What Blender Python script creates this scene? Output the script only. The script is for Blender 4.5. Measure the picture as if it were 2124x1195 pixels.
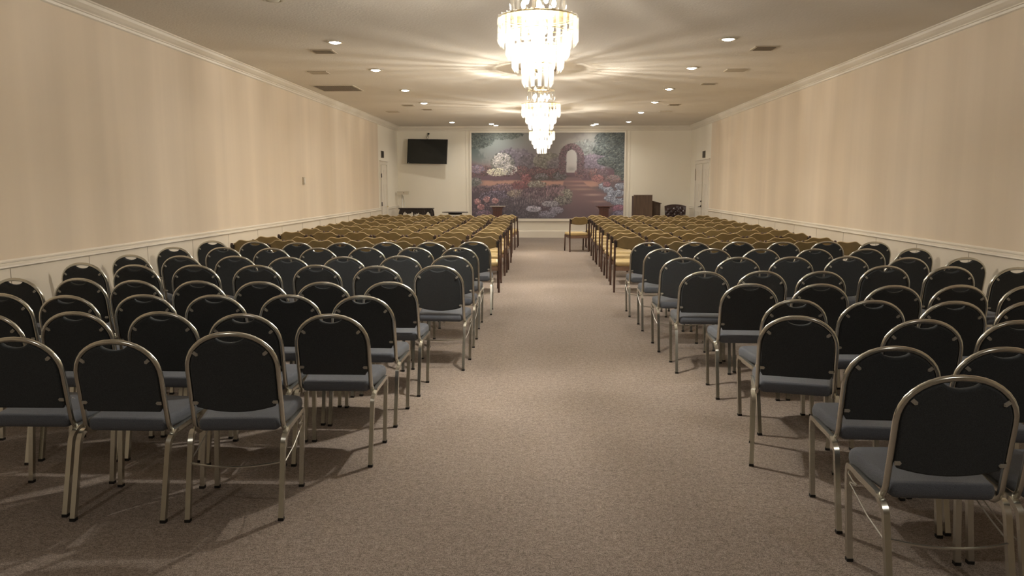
import bpy, math, random
import numpy as np
from mathutils import Vector, Matrix
random.seed(7)
for o in list(bpy.data.objects): bpy.data.objects.remove(o)
COL = bpy.context.scene.collection
SC = bpy.context.scene
PI = math.pi

# ------------------------------------------------------------- camera
cam_d = bpy.data.cameras.new('camera'); cam = bpy.data.objects.new('camera', cam_d); COL.objects.link(cam)
cam_d.sensor_width = 36.0; cam_d.lens = 1560.0/2124*36.0; cam_d.clip_start = .05; cam_d.clip_end = 100
cam.location = (0, 0, 1.6)
cam.rotation_euler = (math.radians(90-7.793), 0, math.radians(2.400))
SC.camera = cam

# ------------------------------------------------------------- world, exposure
w = bpy.data.worlds.new('world'); SC.world = w; w.use_nodes = True
w.node_tree.nodes['Background'].inputs[0].default_value = (1, .88, .7, 1)
w.node_tree.nodes['Background'].inputs[1].default_value = 0.0
SC.view_settings.view_transform = 'Standard'; SC.view_settings.look = 'None'
SC.view_settings.gamma = 1.0; SC.view_settings.use_curve_mapping = False
SC.view_settings.exposure = 0.74

WARM = (1.0, .80, .56)
CHAND_POWER = 200.0      # watts per bulb cluster
CAN_POWER = 8.0

# room dimensions (metres)
XL, XR, YF, YB, ZC = -4.47, 4.42, 23.13, -5.0, 3.36

# ------------------------------------------------------------- materials
def mat(name, col, rough=.6, metal=0., spec=.5, noise=None, bump=None, coat=0., sheen=0.):
    """noise=(scale xyz, amount), bump=(scale, strength, distance)"""
    m = bpy.data.materials.new(name); m.use_nodes = True
    nt = m.node_tree; b = nt.nodes['Principled BSDF']
    b.inputs['Base Color'].default_value = (*col, 1); b.inputs['Roughness'].default_value = rough
    b.inputs['Metallic'].default_value = metal; b.inputs['Specular IOR Level'].default_value = spec
    b.inputs['Coat Weight'].default_value = coat; b.inputs['Sheen Weight'].default_value = sheen
    tc = nt.nodes.new('ShaderNodeTexCoord')
    if noise:
        mp = nt.nodes.new('ShaderNodeMapping'); mp.inputs['Scale'].default_value = noise[0]
        nz = nt.nodes.new('ShaderNodeTexNoise'); nz.inputs['Scale'].default_value = 1; nz.inputs['Detail'].default_value = 4
        rp = nt.nodes.new('ShaderNodeMapRange'); rp.inputs[1].default_value = .3; rp.inputs[2].default_value = .7
        rp.inputs[3].default_value = 1-noise[1]; rp.inputs[4].default_value = 1+noise[1]
        mx = nt.nodes.new('ShaderNodeVectorMath'); mx.operation = 'SCALE'; mx.inputs[0].default_value = col
        nt.links.new(tc.outputs['Object'], mp.inputs[0]); nt.links.new(mp.outputs[0], nz.inputs[0])
        nt.links.new(nz.outputs[0], rp.inputs[0]); nt.links.new(rp.outputs[0], mx.inputs['Scale'])
        nt.links.new(mx.outputs[0], b.inputs['Base Color'])
    if bump:
        n2 = nt.nodes.new('ShaderNodeTexNoise'); n2.inputs['Scale'].default_value = bump[0]; n2.inputs['Detail'].default_value = 3
        bp = nt.nodes.new('ShaderNodeBump'); bp.inputs['Strength'].default_value = bump[1]; bp.inputs['Distance'].default_value = bump[2]
        nt.links.new(tc.outputs['Object'], n2.inputs[0]); nt.links.new(n2.outputs[0], bp.inputs['Height'])
        nt.links.new(bp.outputs[0], b.inputs['Normal'])
    return m

def emis(name, col, s):
    m = bpy.data.materials.new(name); m.use_nodes = True; nt = m.node_tree
    nt.nodes.clear(); e = nt.nodes.new('ShaderNodeEmission'); o = nt.nodes.new('ShaderNodeOutputMaterial')
    e.inputs[0].default_value = (*col, 1); e.inputs[1].default_value = s; nt.links.new(e.outputs[0], o.inputs[0]); return m

M = {}
M['chrome'] = mat('chrome', (.64, .63, .57), .22, 1.0, bump=(60, .05, .001))
M['chrome_tab'] = mat('chrome_tab', (.46, .44, .39), .35, .2)
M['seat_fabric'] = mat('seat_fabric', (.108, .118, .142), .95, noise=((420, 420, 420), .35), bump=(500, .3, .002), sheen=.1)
M['shaded_back_fabric'] = mat('shaded_back_fabric', (.040, .045, .050), .95, noise=((300, 300, 300), .3), bump=(400, .3, .002), sheen=.05)  # seat cloth darkened: shade on the chair backs put into the colour
M['rubber'] = mat('rubber', (.012, .011, .01), .7)
M['gold_vinyl'] = mat('gold_vinyl', (.215, .155, .066), .5, noise=((14, 14, 14), .10), bump=(60, .1, .003))
M['gold_piping_highlight'] = mat('gold_piping_highlight', (.62, .48, .27), .4)  # piping kept pale to paint the highlight along the top edge
M['gold_seat'] = mat('gold_seat', (.56, .42, .20), .42, noise=((9, 9, 9), .10), bump=(12, .35, .02))
M['brown_wood'] = mat('brown_wood', (.075, .038, .026), .45, noise=((40, 40, 4), .35))
M['dark_fitting'] = mat('dark_fitting', (.022, .014, .011), .5)
M['rail_wood'] = mat('rail_wood', (.22, .13, .085), .5, noise=((5, 40, 40), .25))
M['ceiling'] = mat('ceiling', (.74, .69, .61), .95, noise=((.7, .7, .7), .04), bump=(38, .55, .006))
M['wallpaper'] = mat('wallpaper', (.71, .605, .475), .75, noise=((2.2, 2.2, .10), .06), bump=(150, .04, .002))  # vertical streaks: paper pattern plus soft light streaks painted into the colour
M['wall_paint'] = mat('wall_paint', (.84, .785, .67), .75, noise=((1.5, 1.5, .3), .02), bump=(80, .05, .002))
M['trim'] = mat('trim', (.76, .70, .60), .38, noise=((2, 2, 2), .02))
M['wains'] = mat('wainscot_paint', (.74, .67, .56), .5, noise=((2, 2, 2), .02))
M['seam'] = mat('panel_seam', (.36, .30, .22), .8)
M['brass'] = mat('brass', (.82, .68, .42), .22, 1.0)
M['white_metal'] = mat('white_metal', (.60, .54, .43), .5)
M['vent_metal'] = mat('vent_metal', (.50, .43, .33), .6)
M['sign_grey'] = mat('sign_grey', (.13, .115, .09), .5)
M['vent_shade'] = mat('vent_shade', (.34, .29, .22), .8)
M['black'] = mat('black', (.008, .008, .007), .5)
M['tv_screen'] = mat('tv_screen', (.010, .012, .012), .12)
M['carved_wood'] = mat('carved_wood', (.022, .014, .012), .35, noise=((30, 30, 30), .4), bump=(45, .8, .01))
M['lectern_wood'] = mat('lectern_wood', (.105, .066, .045), .55, noise=((30, 30, 2.5), .28))
M['red_wood'] = mat('red_wood', (.10, .035, .025), .4, noise=((30, 30, 3), .3))
M['stone_top'] = mat('stone_top', (.42, .36, .32), .3, noise=((20, 20, 20), .2))
M['leather'] = mat('leather', (.038, .022, .022), .20, noise=((12, 12, 12), .3))
M['silver'] = mat('silver', (.75, .75, .72), .3, 1.0)
M['bulb'] = emis('bulb', (1, .95, .87), 60)
M['lens'] = emis('lens', (1, .94, .82), 22)
M['lens_off'] = mat('lens_off', (.6, .55, .45), .4)

def carpet():
    m = bpy.data.materials.new('carpet'); m.use_nodes = True; nt = m.node_tree; b = nt.nodes['Principled BSDF']
    b.inputs['Roughness'].default_value = .95; b.inputs['Specular IOR Level'].default_value = .15
    tc = nt.nodes.new('ShaderNodeTexCoord')
    def nz(scale, detail, sx=1):
        mp = nt.nodes.new('ShaderNodeMapping'); mp.inputs['Scale'].default_value = (scale, scale*sx, scale)
        n = nt.nodes.new('ShaderNodeTexNoise'); n.inputs['Scale'].default_value = 1; n.inputs['Detail'].default_value = detail
        nt.links.new(tc.outputs['Object'], mp.inputs[0]); nt.links.new(mp.outputs[0], n.inputs[0]); return n
    a, c, d = nz(230, 3, .7), nz(.9, 3), nz(520, 2)
    r1 = nt.nodes.new('ShaderNodeValToRGB'); e = r1.color_ramp.elements
    e[0].position = .34; e[0].color = (.148, .119, .102, 1); e[1].position = .66; e[1].color = (.42, .353, .307, 1)
    mid = e.new(.5); mid.color = (.275, .229, .197, 1)
    g1, g2 = nz(70, 2), nz(26, 2)
    def madd(x, w, y):
        q = nt.nodes.new('ShaderNodeMath'); q.operation = 'MULTIPLY_ADD'; q.inputs[1].default_value = w
        nt.links.new(x, q.inputs[0])
        if isinstance(y, float): q.inputs[2].default_value = y
        else: nt.links.new(y, q.inputs[2])
        return q.outputs[0]
    nt.links.new(madd(g2.outputs[0], .22, madd(g1.outputs[0], .42, madd(a.outputs[0], .85, -.245))), r1.inputs[0])
    r2 = nt.nodes.new('ShaderNodeMapRange'); r2.inputs[1].default_value = .3; r2.inputs[2].default_value = .7
    r2.inputs[3].default_value = .93; r2.inputs[4].default_value = 1.07
    nt.links.new(c.outputs[0], r2.inputs[0])
    s = nt.nodes.new('ShaderNodeVectorMath'); s.operation = 'SCALE'
    nt.links.new(r1.outputs[0], s.inputs[0]); nt.links.new(r2.outputs[0], s.inputs['Scale']); nt.links.new(s.outputs[0], b.inputs['Base Color'])
    bp = nt.nodes.new('ShaderNodeBump'); bp.inputs['Strength'].default_value = .35; bp.inputs['Distance'].default_value = .004
    nt.links.new(d.outputs[0], bp.inputs['Height']); nt.links.new(bp.outputs[0], b.inputs['Normal'])
    return m
M['carpet'] = carpet()

def crystal():
    m = bpy.data.materials.new('crystal'); m.use_nodes = True; nt = m.node_tree; nt.nodes.clear()
    o = nt.nodes.new('ShaderNodeOutputMaterial'); t = nt.nodes.new('ShaderNodeBsdfTransparent'); g = nt.nodes.new('ShaderNodeBsdfGlossy')
    tl = nt.nodes.new('ShaderNodeBsdfTranslucent')
    t.inputs[0].default_value = (.97, .965, .95, 1); g.inputs[0].default_value = (1, 1, .98, 1); g.inputs['Roughness'].default_value = .06
    tl.inputs[0].default_value = (1, .99, .96, 1)
    m1 = nt.nodes.new('ShaderNodeMixShader'); m2 = nt.nodes.new('ShaderNodeMixShader'); m1.inputs[0].default_value = .08; m2.inputs[0].default_value = .28
    nt.links.new(g.outputs[0], m1.inputs[1]); nt.links.new(tl.outputs[0], m1.inputs[2])
    nt.links.new(t.outputs[0], m2.inputs[1]); nt.links.new(m1.outputs[0], m2.inputs[2]); nt.links.new(m2.outputs[0], o.inputs[0]); return m
M['crystal'] = crystal()

# ------------------------------------------------------------- mesh helpers
class MB:
    def __init__(s): s.v = []; s.f = []; s.sm = []
    def add(s, vs, fs, smooth=False):
        n = len(s.v); s.v += [tuple(p) for p in vs]; s.f += [tuple(i+n for i in f) for f in fs]; s.sm += [smooth]*len(fs); return s
    def box(s, c, d, rz=0, ry=0, rx=0):
        x, y, z = d[0]/2, d[1]/2, d[2]/2
        R = Matrix.Rotation(rz, 3, 'Z') @ Matrix.Rotation(ry, 3, 'Y') @ Matrix.Rotation(rx, 3, 'X')
        vs = [Vector(c) + R @ Vector(p) for p in ((-x,-y,-z),(x,-y,-z),(x,y,-z),(-x,y,-z),(-x,-y,z),(x,-y,z),(x,y,z),(-x,y,z))]
        return s.add(vs, [(0,3,2,1),(4,5,6,7),(0,1,5,4),(1,2,6,5),(2,3,7,6),(3,0,4,7)])
    def tube(s, path, r, n=8, sq=False, closed=False, r2=None, up=Vector((0,0,1))):
        P = [Vector(p) for p in path]; k = len(P); rings = []
        prev = None
        for i in range(k):
            if closed: t = P[(i+1) % k]-P[i-1]
            else: t = P[min(i+1, k-1)]-P[max(i-1, 0)]
            t.normalize()
            if prev is None:
                a = Vector((1,0,0)) if abs(t.x) < .9 else Vector((0,1,0))
                u = (a - t*a.dot(t)).normalized()
            else: u = (prev - t*prev.dot(t)).normalized()
            prev = u; v = t.cross(u); ra = r if not isinstance(r, (list, tuple)) else r[i]; rb = ra if r2 is None else r2
            ring = []
            for j in range(n):
                an = 2*PI*(j+.5)/n; c, q = math.cos(an), math.sin(an)
                if sq: m_ = max(abs(c), abs(q)); c /= m_; q /= m_; m2 = .9 if abs(abs(c)-abs(q)) < .05 else 1; c *= m2; q *= m2
                ring.append(P[i]+u*(c*ra)+v*(q*rb))
            rings.append(ring)
        vs = [p for R in rings for p in R]; fs = []
        for i in range(k if closed else k-1):
            for j in range(n):
                a, b = i*n+j, i*n+(j+1) % n; c, d = ((i+1) % k)*n+(j+1) % n, ((i+1) % k)*n+j
                fs.append((a, b, c, d))
        s.add(vs, fs, True)
        if not closed:
            s.add(rings[0], [tuple(range(n))[::-1]]); s.add(rings[-1], [tuple(range(n))])
        return s
    def lathe(s, prof, c=(0,0,0), n=24, smooth=True):
        vs = []; fs = []
        for r, z in prof:
            for j in range(n): a = 2*PI*j/n; vs.append((c[0]+r*math.cos(a), c[1]+r*math.sin(a), c[2]+z))
        for i in range(len(prof)-1):
            for j in range(n): fs.append((i*n+j, i*n+(j+1) % n, (i+1)*n+(j+1) % n, (i+1)*n+j))
        s.add(vs, fs, smooth)
        if prof[0][0] > 1e-5: s.add(vs[:n], [tuple(range(n))[::-1]])
        if prof[-1][0] > 1e-5: s.add(vs[-n:], [tuple(range(n))])
        return s
    def pad(s, out, t0, t1, b, f):
        """closed outline (2D) thickened from t0 to t1 with rounded edges; f(a,b,t)->xyz"""
        n = len(out); cx = sum(p[0] for p in out)/n; cy = sum(p[1] for p in out)/n
        area = sum(out[i][0]*out[(i+1) % n][1]-out[(i+1) % n][0]*out[i][1] for i in range(n))
        sg = 1 if area > 0 else -1
        nrm = []
        for i in range(n):
            ax, ay = out[i-1]; bx, by = out[(i+1) % n]; dx, dy = bx-ax, by-ay; L = math.hypot(dx, dy) or 1
            nrm.append((dy/L*sg, -dx/L*sg))
        prof = [(1, 0), (.55, .1), (.2, .35), (0, 1)]
        rings = [[(p[0]-q[0]*b*i_, p[1]-q[1]*b*i_, t0+(t1-t0 > 0 and 1 or -1)*b*t_) for p, q in zip(out, nrm)] for i_, t_ in prof]
        rings += [[(p[0]-q[0]*b*i_, p[1]-q[1]*b*i_, t1-(t1-t0 > 0 and 1 or -1)*b*t_) for p, q in zip(out, nrm)] for i_, t_ in prof[::-1]]
        vs = [f(*p) for R in rings for p in R]; m = len(rings); fs = []
        for i in range(m-1):
            for j in range(n): fs.append((i*n+j, i*n+(j+1) % n, (i+1)*n+(j+1) % n, (i+1)*n+j))
        s.add(vs, fs, True)
        s.add([f(*p) for p in rings[0]], [tuple(range(n))[::-1]], False)
        s.add([f(*p) for p in rings[-1]], [tuple(range(n))], False)
        return s
    def prism(s, out, t0, t1, f):
        n = len(out); vs = [f(a, b, t0) for a, b in out]+[f(a, b, t1) for a, b in out]
        return s.add(vs, [(j, (j+1) % n, n+(j+1) % n, n+j) for j in range(n)]+[tuple(range(n))[::-1], tuple(range(n, 2*n))])
    def build(s, name, m, parent=None, loc=None):
        me = bpy.data.meshes.new(name); me.from_pydata([tuple(p) for p in s.v], [], s.f); me.validate(verbose=False)
        if len(me.polygons) == len(s.sm): me.polygons.foreach_set('use_smooth', s.sm)
        import bmesh
        bm = bmesh.new(); bm.from_mesh(me); bmesh.ops.remove_doubles(bm, verts=bm.verts, dist=1e-5); bmesh.ops.recalc_face_normals(bm, faces=bm.faces)
        for e in bm.edges:
            if len(e.link_faces) == 2 and e.calc_face_angle(0) > .7: e.smooth = False
        bm.to_mesh(me); bm.free()
        me.materials.append(m if not isinstance(m, str) else M[m])
        o = bpy.data.objects.new(name, me); COL.objects.link(o)
        if parent: o.parent = parent
        if loc: o.location = loc
        return o

def fillet(P, r, k=4):
    P = [Vector(p) for p in P]; out = [P[0]]
    for i in range(1, len(P)-1):
        a = (P[i-1]-P[i]); b = (P[i+1]-P[i]); d = min(r, a.length*.49, b.length*.49); a.normalize(); b.normalize()
        p0, p1 = P[i]+a*d, P[i]+b*d
        for j in range(k+1): t = j/k; out.append(p0*(1-t)**2+P[i]*2*t*(1-t)+p1*t*t)
    out.append(P[-1]); return out

def tag(o, label=None, cat=None, group=None, kind=None):
    if label: o['label'] = label
    if cat: o['category'] = cat
    if group: o['group'] = group
    if kind: o['kind'] = kind
    return o
def empty(name, loc=(0,0,0), rz=0):
    o = bpy.data.objects.new(name, None); COL.objects.link(o); o.location = loc; o.rotation_euler = (0, 0, rz); o.empty_display_size = .1; return o
def copy_tree(o, parent=None):
    c = o.copy(); COL.objects.link(c)
    if parent: c.parent = parent
    for ch in list(o.children): copy_tree(ch, c)
    return c
def lamp(name, kind, loc, power, col, parent=None, **kw):
    d = bpy.data.lights.new(name, kind); d.energy = power; d.color = col
    for k, v in kw.items(): setattr(d, k, v)
    o = bpy.data.objects.new(name, d); COL.objects.link(o); o.location = loc
    if parent: o.parent = parent
    return o
ORD = ['', 'nearest', 'second', 'third', 'fourth', 'fifth', 'sixth', 'seventh', 'eighth', 'ninth', 'tenth', 'eleventh']
SEAT = ['', 'first', 'second', 'third', 'fourth', 'fifth', 'sixth', 'seventh']

# ============================================================= ROOM
def struct(o): o['kind'] = 'structure'; return o
struct(MB().box(((XL+XR)/2, (YF+YB)/2, -.05), (XR-XL+.2, YF-YB+.2, .1)).build('floor', 'carpet'))
struct(MB().box(((XL+XR)/2, (YF+YB)/2, ZC+.05), (XR-XL+.2, YF-YB+.2, .1)).build('ceiling', 'ceiling'))
struct(MB().box(((XL+XR)/2, YF+.05, ZC/2), (XR-XL+.2, .1, ZC)).build('wall_far', 'wall_paint'))
struct(MB().box(((XL+XR)/2, YB-.05, ZC/2), (XR-XL+.2, .1, ZC)).build('wall_back', 'wall_paint'))
YP = 20.42  # the wallpaper ends here, plain paint beyond
for nm, x, sx in (('left', XL, -1), ('right', XR, 1)):
    wl = struct(MB().box((x+sx*.05, (YP+YB)/2, ZC/2), (.1, YP-YB, ZC)).build('wall_'+nm, 'wallpaper'))
    MB().box((x+sx*.05, (YP+YF)/2, ZC/2), (.1, YF-YP, ZC)).build('painted_wall_end', 'wall_paint', wl)

def prof_run(prof, p0, p1, inward):
    """profile (d from wall, z) swept from p0 to p1 (x,y); inward = unit vector from the wall"""
    n = len(prof); vs = []
    for p in (p0, p1):
        for d, z in prof: vs.append((p[0]+inward[0]*d, p[1]+inward[1]*d, z))
    mb = MB(); mb.add(vs, [(i, (i+1) % n, n+(i+1) % n, n+i) for i in range(n)]); mb.add(vs[:n], [tuple(range(n))]); mb.add(vs[n:], [tuple(range(n))]); return mb
crown = [(0, ZC-.001), (.105, ZC-.001), (.105, ZC-.014), (.092, ZC-.02), (.082, ZC-.045), (.055, ZC-.075), (.034, ZC-.092), (.034, ZC-.104), (.022, ZC-.108), (.018, ZC-.130), (.008, ZC-.136), (0, ZC-.14)]
rail = [(0, .985), (.014, .985), (.022, .974), (.022, .962), (.013, .956), (.013, .945), (.032, .934), (.034, .922), (.026, .914), (.0, .908)]
base = [(0, .001), (.018, .001), (.018, .115), (.012, .135), (.006, .15), (0, .15)]
def wains_prof(): return [(0, .15), (.010, .15), (.010, .91), (0, .91)]
trims = 0
def trim(mb, name='trim', m='trim'):
    global trims; trims += 1; return struct(mb.build('%s_%d' % (name, trims), m))
DL0, DL1 = 20.62, 21.42     # left door
DR0, DR1 = 20.55, 22.30     # right double door
trim(prof_run(crown, (XL, YB), (XL, YF), (1, 0))); trim(prof_run(crown, (XR, YB), (XR, YF), (-1, 0))); trim(prof_run(crown, (XL, YF), (XR, YF), (0, -1)))
for x, inw, segs in ((XL, (1, 0), ((YB, DL0-.09), (DL1+.09, YF))), (XR, (-1, 0), ((YB, DR0-.09), (DR1+.09, YF)))):
    for a, b in segs:
        trim(prof_run(rail, (x, a), (x, b), inw)); trim(prof_run(wains_prof(), (x, a), (x, b), inw), m='wains')
for nm, x, inw, segs in (('left', XL, (1, 0), ((YB, DL0-.09), (DL1+.09, YF))), ('right', XR, (-1, 0), ((YB, DR0-.09), (DR1+.09, YF)))):
    a, b = segs[0]; bl = struct(prof_run(base, (x, a), (x, b), inw).build('baseboard_'+nm, 'trim'))
    a, b = segs[1]; trim(prof_run(base, (x, a), (x, b), inw))
# vertical joints between the wainscot sheets
y = 7.18-1.10*11
while y < 20:
    trim(MB().box((XL+.0105, y, .53), (.003, .006, .755)), m='seam'); y += 1.10
y = 7.97-1.10*11
while y < 20:
    trim(MB().box((XR-.0105, y, .53), (.003, .006, .755)), m='seam'); y += 1.10
# far wall: baseboard, dado cap under the mural
tall = [(0, .001), (.022, .001), (.022, .19), (.014, .215), (0, .22)]
struct(prof_run(tall, (XL, YF), (XR, YF), (0, -1)).build('baseboard_far', 'trim'))
MX0, MX1, MZ0, MZ1 = -2.20, 2.42, .585, 3.165

# ------------------------------------------------------------- doors
def casing(name, x, sx, y0, y1, h=2.16):
    """door frame on a side wall; sx=+1 room side is +x"""
    mb = MB(); t = .022
    for yy in (y0-.045, y1+.045): mb.box((x+sx*t/2, yy, h/2), (t, .09, h))
    mb.box((x+sx*t/2, (y0+y1)/2, h+.045), (t, y1-y0+.18, .09)); mb.box((x+sx*.022, (y0+y1)/2, h+.1), (.044, y1-y0+.22, .022))
    return struct(mb.build(name, 'trim'))
def leaf(parent, x, sx, y0, y1, h=2.15, panels=True):
    mb = MB(); mb.box((x+sx*.004, (y0+y1)/2, h/2), (.008, y1-y0-.008, h-.01)); o = mb.build('door_leaf', 'trim', parent)
    m2 = MB(); wy = (y1-y0-.30)/2
    for k in (0, 1):
        yc = y0+.10+wy/2+k*(wy+.10)
        for z0, z1 in ((.18, .85), (1.0, 1.62), (1.74, 2.02)):
            for dz in (z0, z1): m2.box((x+sx*.011, yc, dz), (.008, wy, .016))
            for dy in (-wy/2, wy/2): m2.box((x+sx*.011, yc+dy, (z0+z1)/2), (.008, .016, z1-z0))
    if panels: m2.build('panel_moulding', 'trim', o)
    return o
d1 = casing('door_1', XL, 1, DL0, DL1)
leaf(d1, XL, 1, DL0, DL1)
MB().box((XL+.016, DL0+.02, 1.08), (.016, .05, 2.14)).build('door_edge', 'seam', d1)
for z in (.28, 1.08, 1.86): MB().box((XL+.026, DL0+.02, z), (.022, .07, .11)).build('hinge', 'dark_fitting', d1)
MB().tube([(XL+.01, DL1-.07, 1.0), (XL+.055, DL1-.07, 1.0), (XL+.055, DL1-.17, 1.0)], .009).build('door_handle', 'brass', d1)
d2 = casing('door_2', XR, -1, DR0, DR1, 2.2)
for a, b in ((DR0, 21.36), (21.36, DR1)): leaf(d2, XR, -1, a, b, 2.19)
MB().box((XR-.012, 21.36, 1.09), (.008, .014, 2.17)).build('door_gap', 'seam', d2)
for yy, z in ((21.44, 1.02), (21.44, 1.15)):
    MB().lathe([(.028, 0), (.028, .008), (.012, .012), (.012, .03), (0, .03)], n=14).build('lock_rose', 'dark_fitting', d2).matrix_basis = Matrix.Translation((XR-.008, yy, z)) @ Matrix.Rotation(-PI/2, 4, 'Y')
MB().tube(fillet([(XR-.01, 21.44, 1.0), (XR-.06, 21.44, 1.0), (XR-.06, 21.58, .99)], .02), .009).build('door_handle', 'dark_fitting', d2)
for z in (.5, 1.9): MB().box((XR-.02, DR1-.005, z), (.014, .03, .34)).build('hinge', 'seam', d2)

for x, y, lab in ((XL+.03, 20.9, 'small dark sign box on the left wall above the door'), (XR-.03, 21.25, 'small dark sign box on the right wall above the double door')):
    t = tag(empty('wall_sign', (x, y, 2.42)), lab, 'sign')
    MB().box((-.018 if x < 0 else .018, 0, .02), (.024, .28, .19)).build('housing', 'sign_grey', t)
    sg = 1 if x < 0 else -1
    MB().box((-.018*sg+sg*.014, 0, .02), (.006, .25, .15)).build('sign_face', 'dark_fitting', t)

# ------------------------------------------------------------- thermostat
t = tag(empty('thermostat', (XL, 13.95, 1.68)), 'small pale thermostat on the left wallpapered wall', 'thermostat')
MB().box((.009, 0, 0), (.018, .10, .135)).build('backplate', 'vent_metal', t)
MB().pad([(-.032, -.05), (.032, -.05), (.032, .05), (-.032, .05)], .018, .036, .008, lambda a, b, c: (c, a, b)).build('cover', 'trim', t)

# ------------------------------------------------------------- downlights
def downlight(x, y, on, label, power=None):
    t = tag(empty('downlight', (x, y, ZC)), label, 'ceiling light', 'round recessed downlights in the ceiling')
    MB().lathe([(.072, -.004), (.094, -.001), (.112, -.008), (.108, -.012), (.078, -.016), (.072, -.013), (.072, -.004)], n=28).build('trim_ring', 'white_metal', t)
    MB().lathe([(0, -.030), (.03, -.028), (.055, -.020), (.072, -.006), (.073, -.002), (0, -.002)], n=28).build('lens', 'lens' if on else 'lens_off', t)
    if on:
        lamp('can_lamp', 'AREA', (0, 0, -.04), power or CAN_POWER, (1, .945, .85), t, shape='DISK', size=.14, spread=math.radians(150))
YD = [7.38, 9.53, 11.8, 14.3, 16.5, 18.8, 21.5]
for sx, xs in (('left', -2.59), ('right', 2.29)):
    for i, y in enumerate(YD):
        if sx == 'left' and i == 5: continue
        if sx == 'right' and i == 0: continue
        on = i > 0
        lab = ('%s glowing round downlight in the %s ceiling row' % (SEAT[i] if i < 6 else 'farthest', sx)) if on else 'unlit round downlight at the top edge, nearest in the left ceiling row'
        downlight(xs + (.06 if sx == 'right' and i > 3 else 0) - (.07 if sx == 'right' and i in (1, 2) else 0), y, on, lab)
for x, y, lab in ((-1.52, 22.1, 'glowing round downlight over the left end of the mural'), (-1.42, 22.62, 'glowing round downlight over the left end of the mural, closest to the wall'),
                  (1.50, 22.25, 'glowing round downlight over the right end of the mural'), (1.43, 22.62, 'glowing round downlight over the right end of the mural, closest to the wall')):
    downlight(x, y, True, lab, 3.0)

for sx, xs in (('left', -2.59), ('right', 2.29)):  # unseen downlights added to brighten the near floor
    downlight(xs, .6, True, 'added unseen fill downlight overhead near the camera, %s row' % sx)
# ------------------------------------------------------------- ceiling vents
def vent(x, y, wx, wy, dark, label, n=6):
    t = tag(empty('ceiling_vent', (x, y, ZC)), label, 'vent', 'metal air vents in the ceiling')
    f = .03; mb = MB()
    for sx in (-1, 1): mb.box((sx*(wx/2-f/2), 0, -.006), (f, wy, .012))
    for sy in (-1, 1): mb.box((0, sy*(wy/2-f/2), -.006), (wx-2*f, f, .012))
    mb.build('frame', 'vent_metal', t)
    MB().box((0, 0, -.0015), (wx-2*f, wy-2*f, .003)).build('backing', 'black' if dark else 'vent_shade', t)
    for k in range(n):
        yy = -wy/2+f+(wy-2*f)*(k+.5)/n
        MB().box((0, yy, -.010), (wx-2*f, (wy-2*f)/n*(.45 if dark else 1.0), .002), rx=math.radians(-38 if dark else 30)).build('slat', 'vent_metal', t)
vent(-2.93, 10.2, .30, .28, False, 'small pale air vent near the first left downlight')
vent(-3.55, 12.06, .30, .26, True, 'dark slotted air vent above the left wall, in front of the large grille', 3)
vent(-3.02, 17.0, .26, .24, False, 'small pale air vent beside the fourth left downlight')
vent(-3.65, 18.45, .30, .28, True, 'dark slotted air vent high at the far left of the ceiling', 3)
vent(-2.74, 17.95, .24, .2, False, 'small pale air vent between the fourth and the far left downlight', 4)
vent(2.84, 10.2, .30, .30, False, 'small pale air vent near the first right downlight')
vent(2.95, 12.08, .32, .26, True, 'dark slotted air vent beside the second right downlight', 3)
vent(2.87, 13.65, .26, .22, False, 'small pale air vent between the second and third right downlights', 4)
vent(2.91, 18.6, .28, .26, True, 'dark slotted air vent high at the far right of the ceiling', 3)
vent(2.86, 17.1, .26, .22, False, 'small pale air vent beside the fourth right downlight', 4)
t = tag(empty('return_grille', (-3.78, 13.98, ZC)), 'large pale return air grille in the left of the ceiling', 'vent')
mb = MB()
for sx in (-1, 1): mb.box((sx*.375, 0, -.006), (.03, .84, .012))
for sy in (-1, 1): mb.box((0, sy*.405, -.006), (.72, .03, .012))
mb.build('frame', 'white_metal', t)
mb = MB()
for k in range(22): mb.box((-.345+k*.0329, 0, -.006), (.022, .78, .002), ry=math.radians(35))
mb.build('louvres', 'vent_metal', t); MB().box((0, 0, -.001), (.72, .78, .002)).build('backing', 'vent_shade', t)

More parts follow.
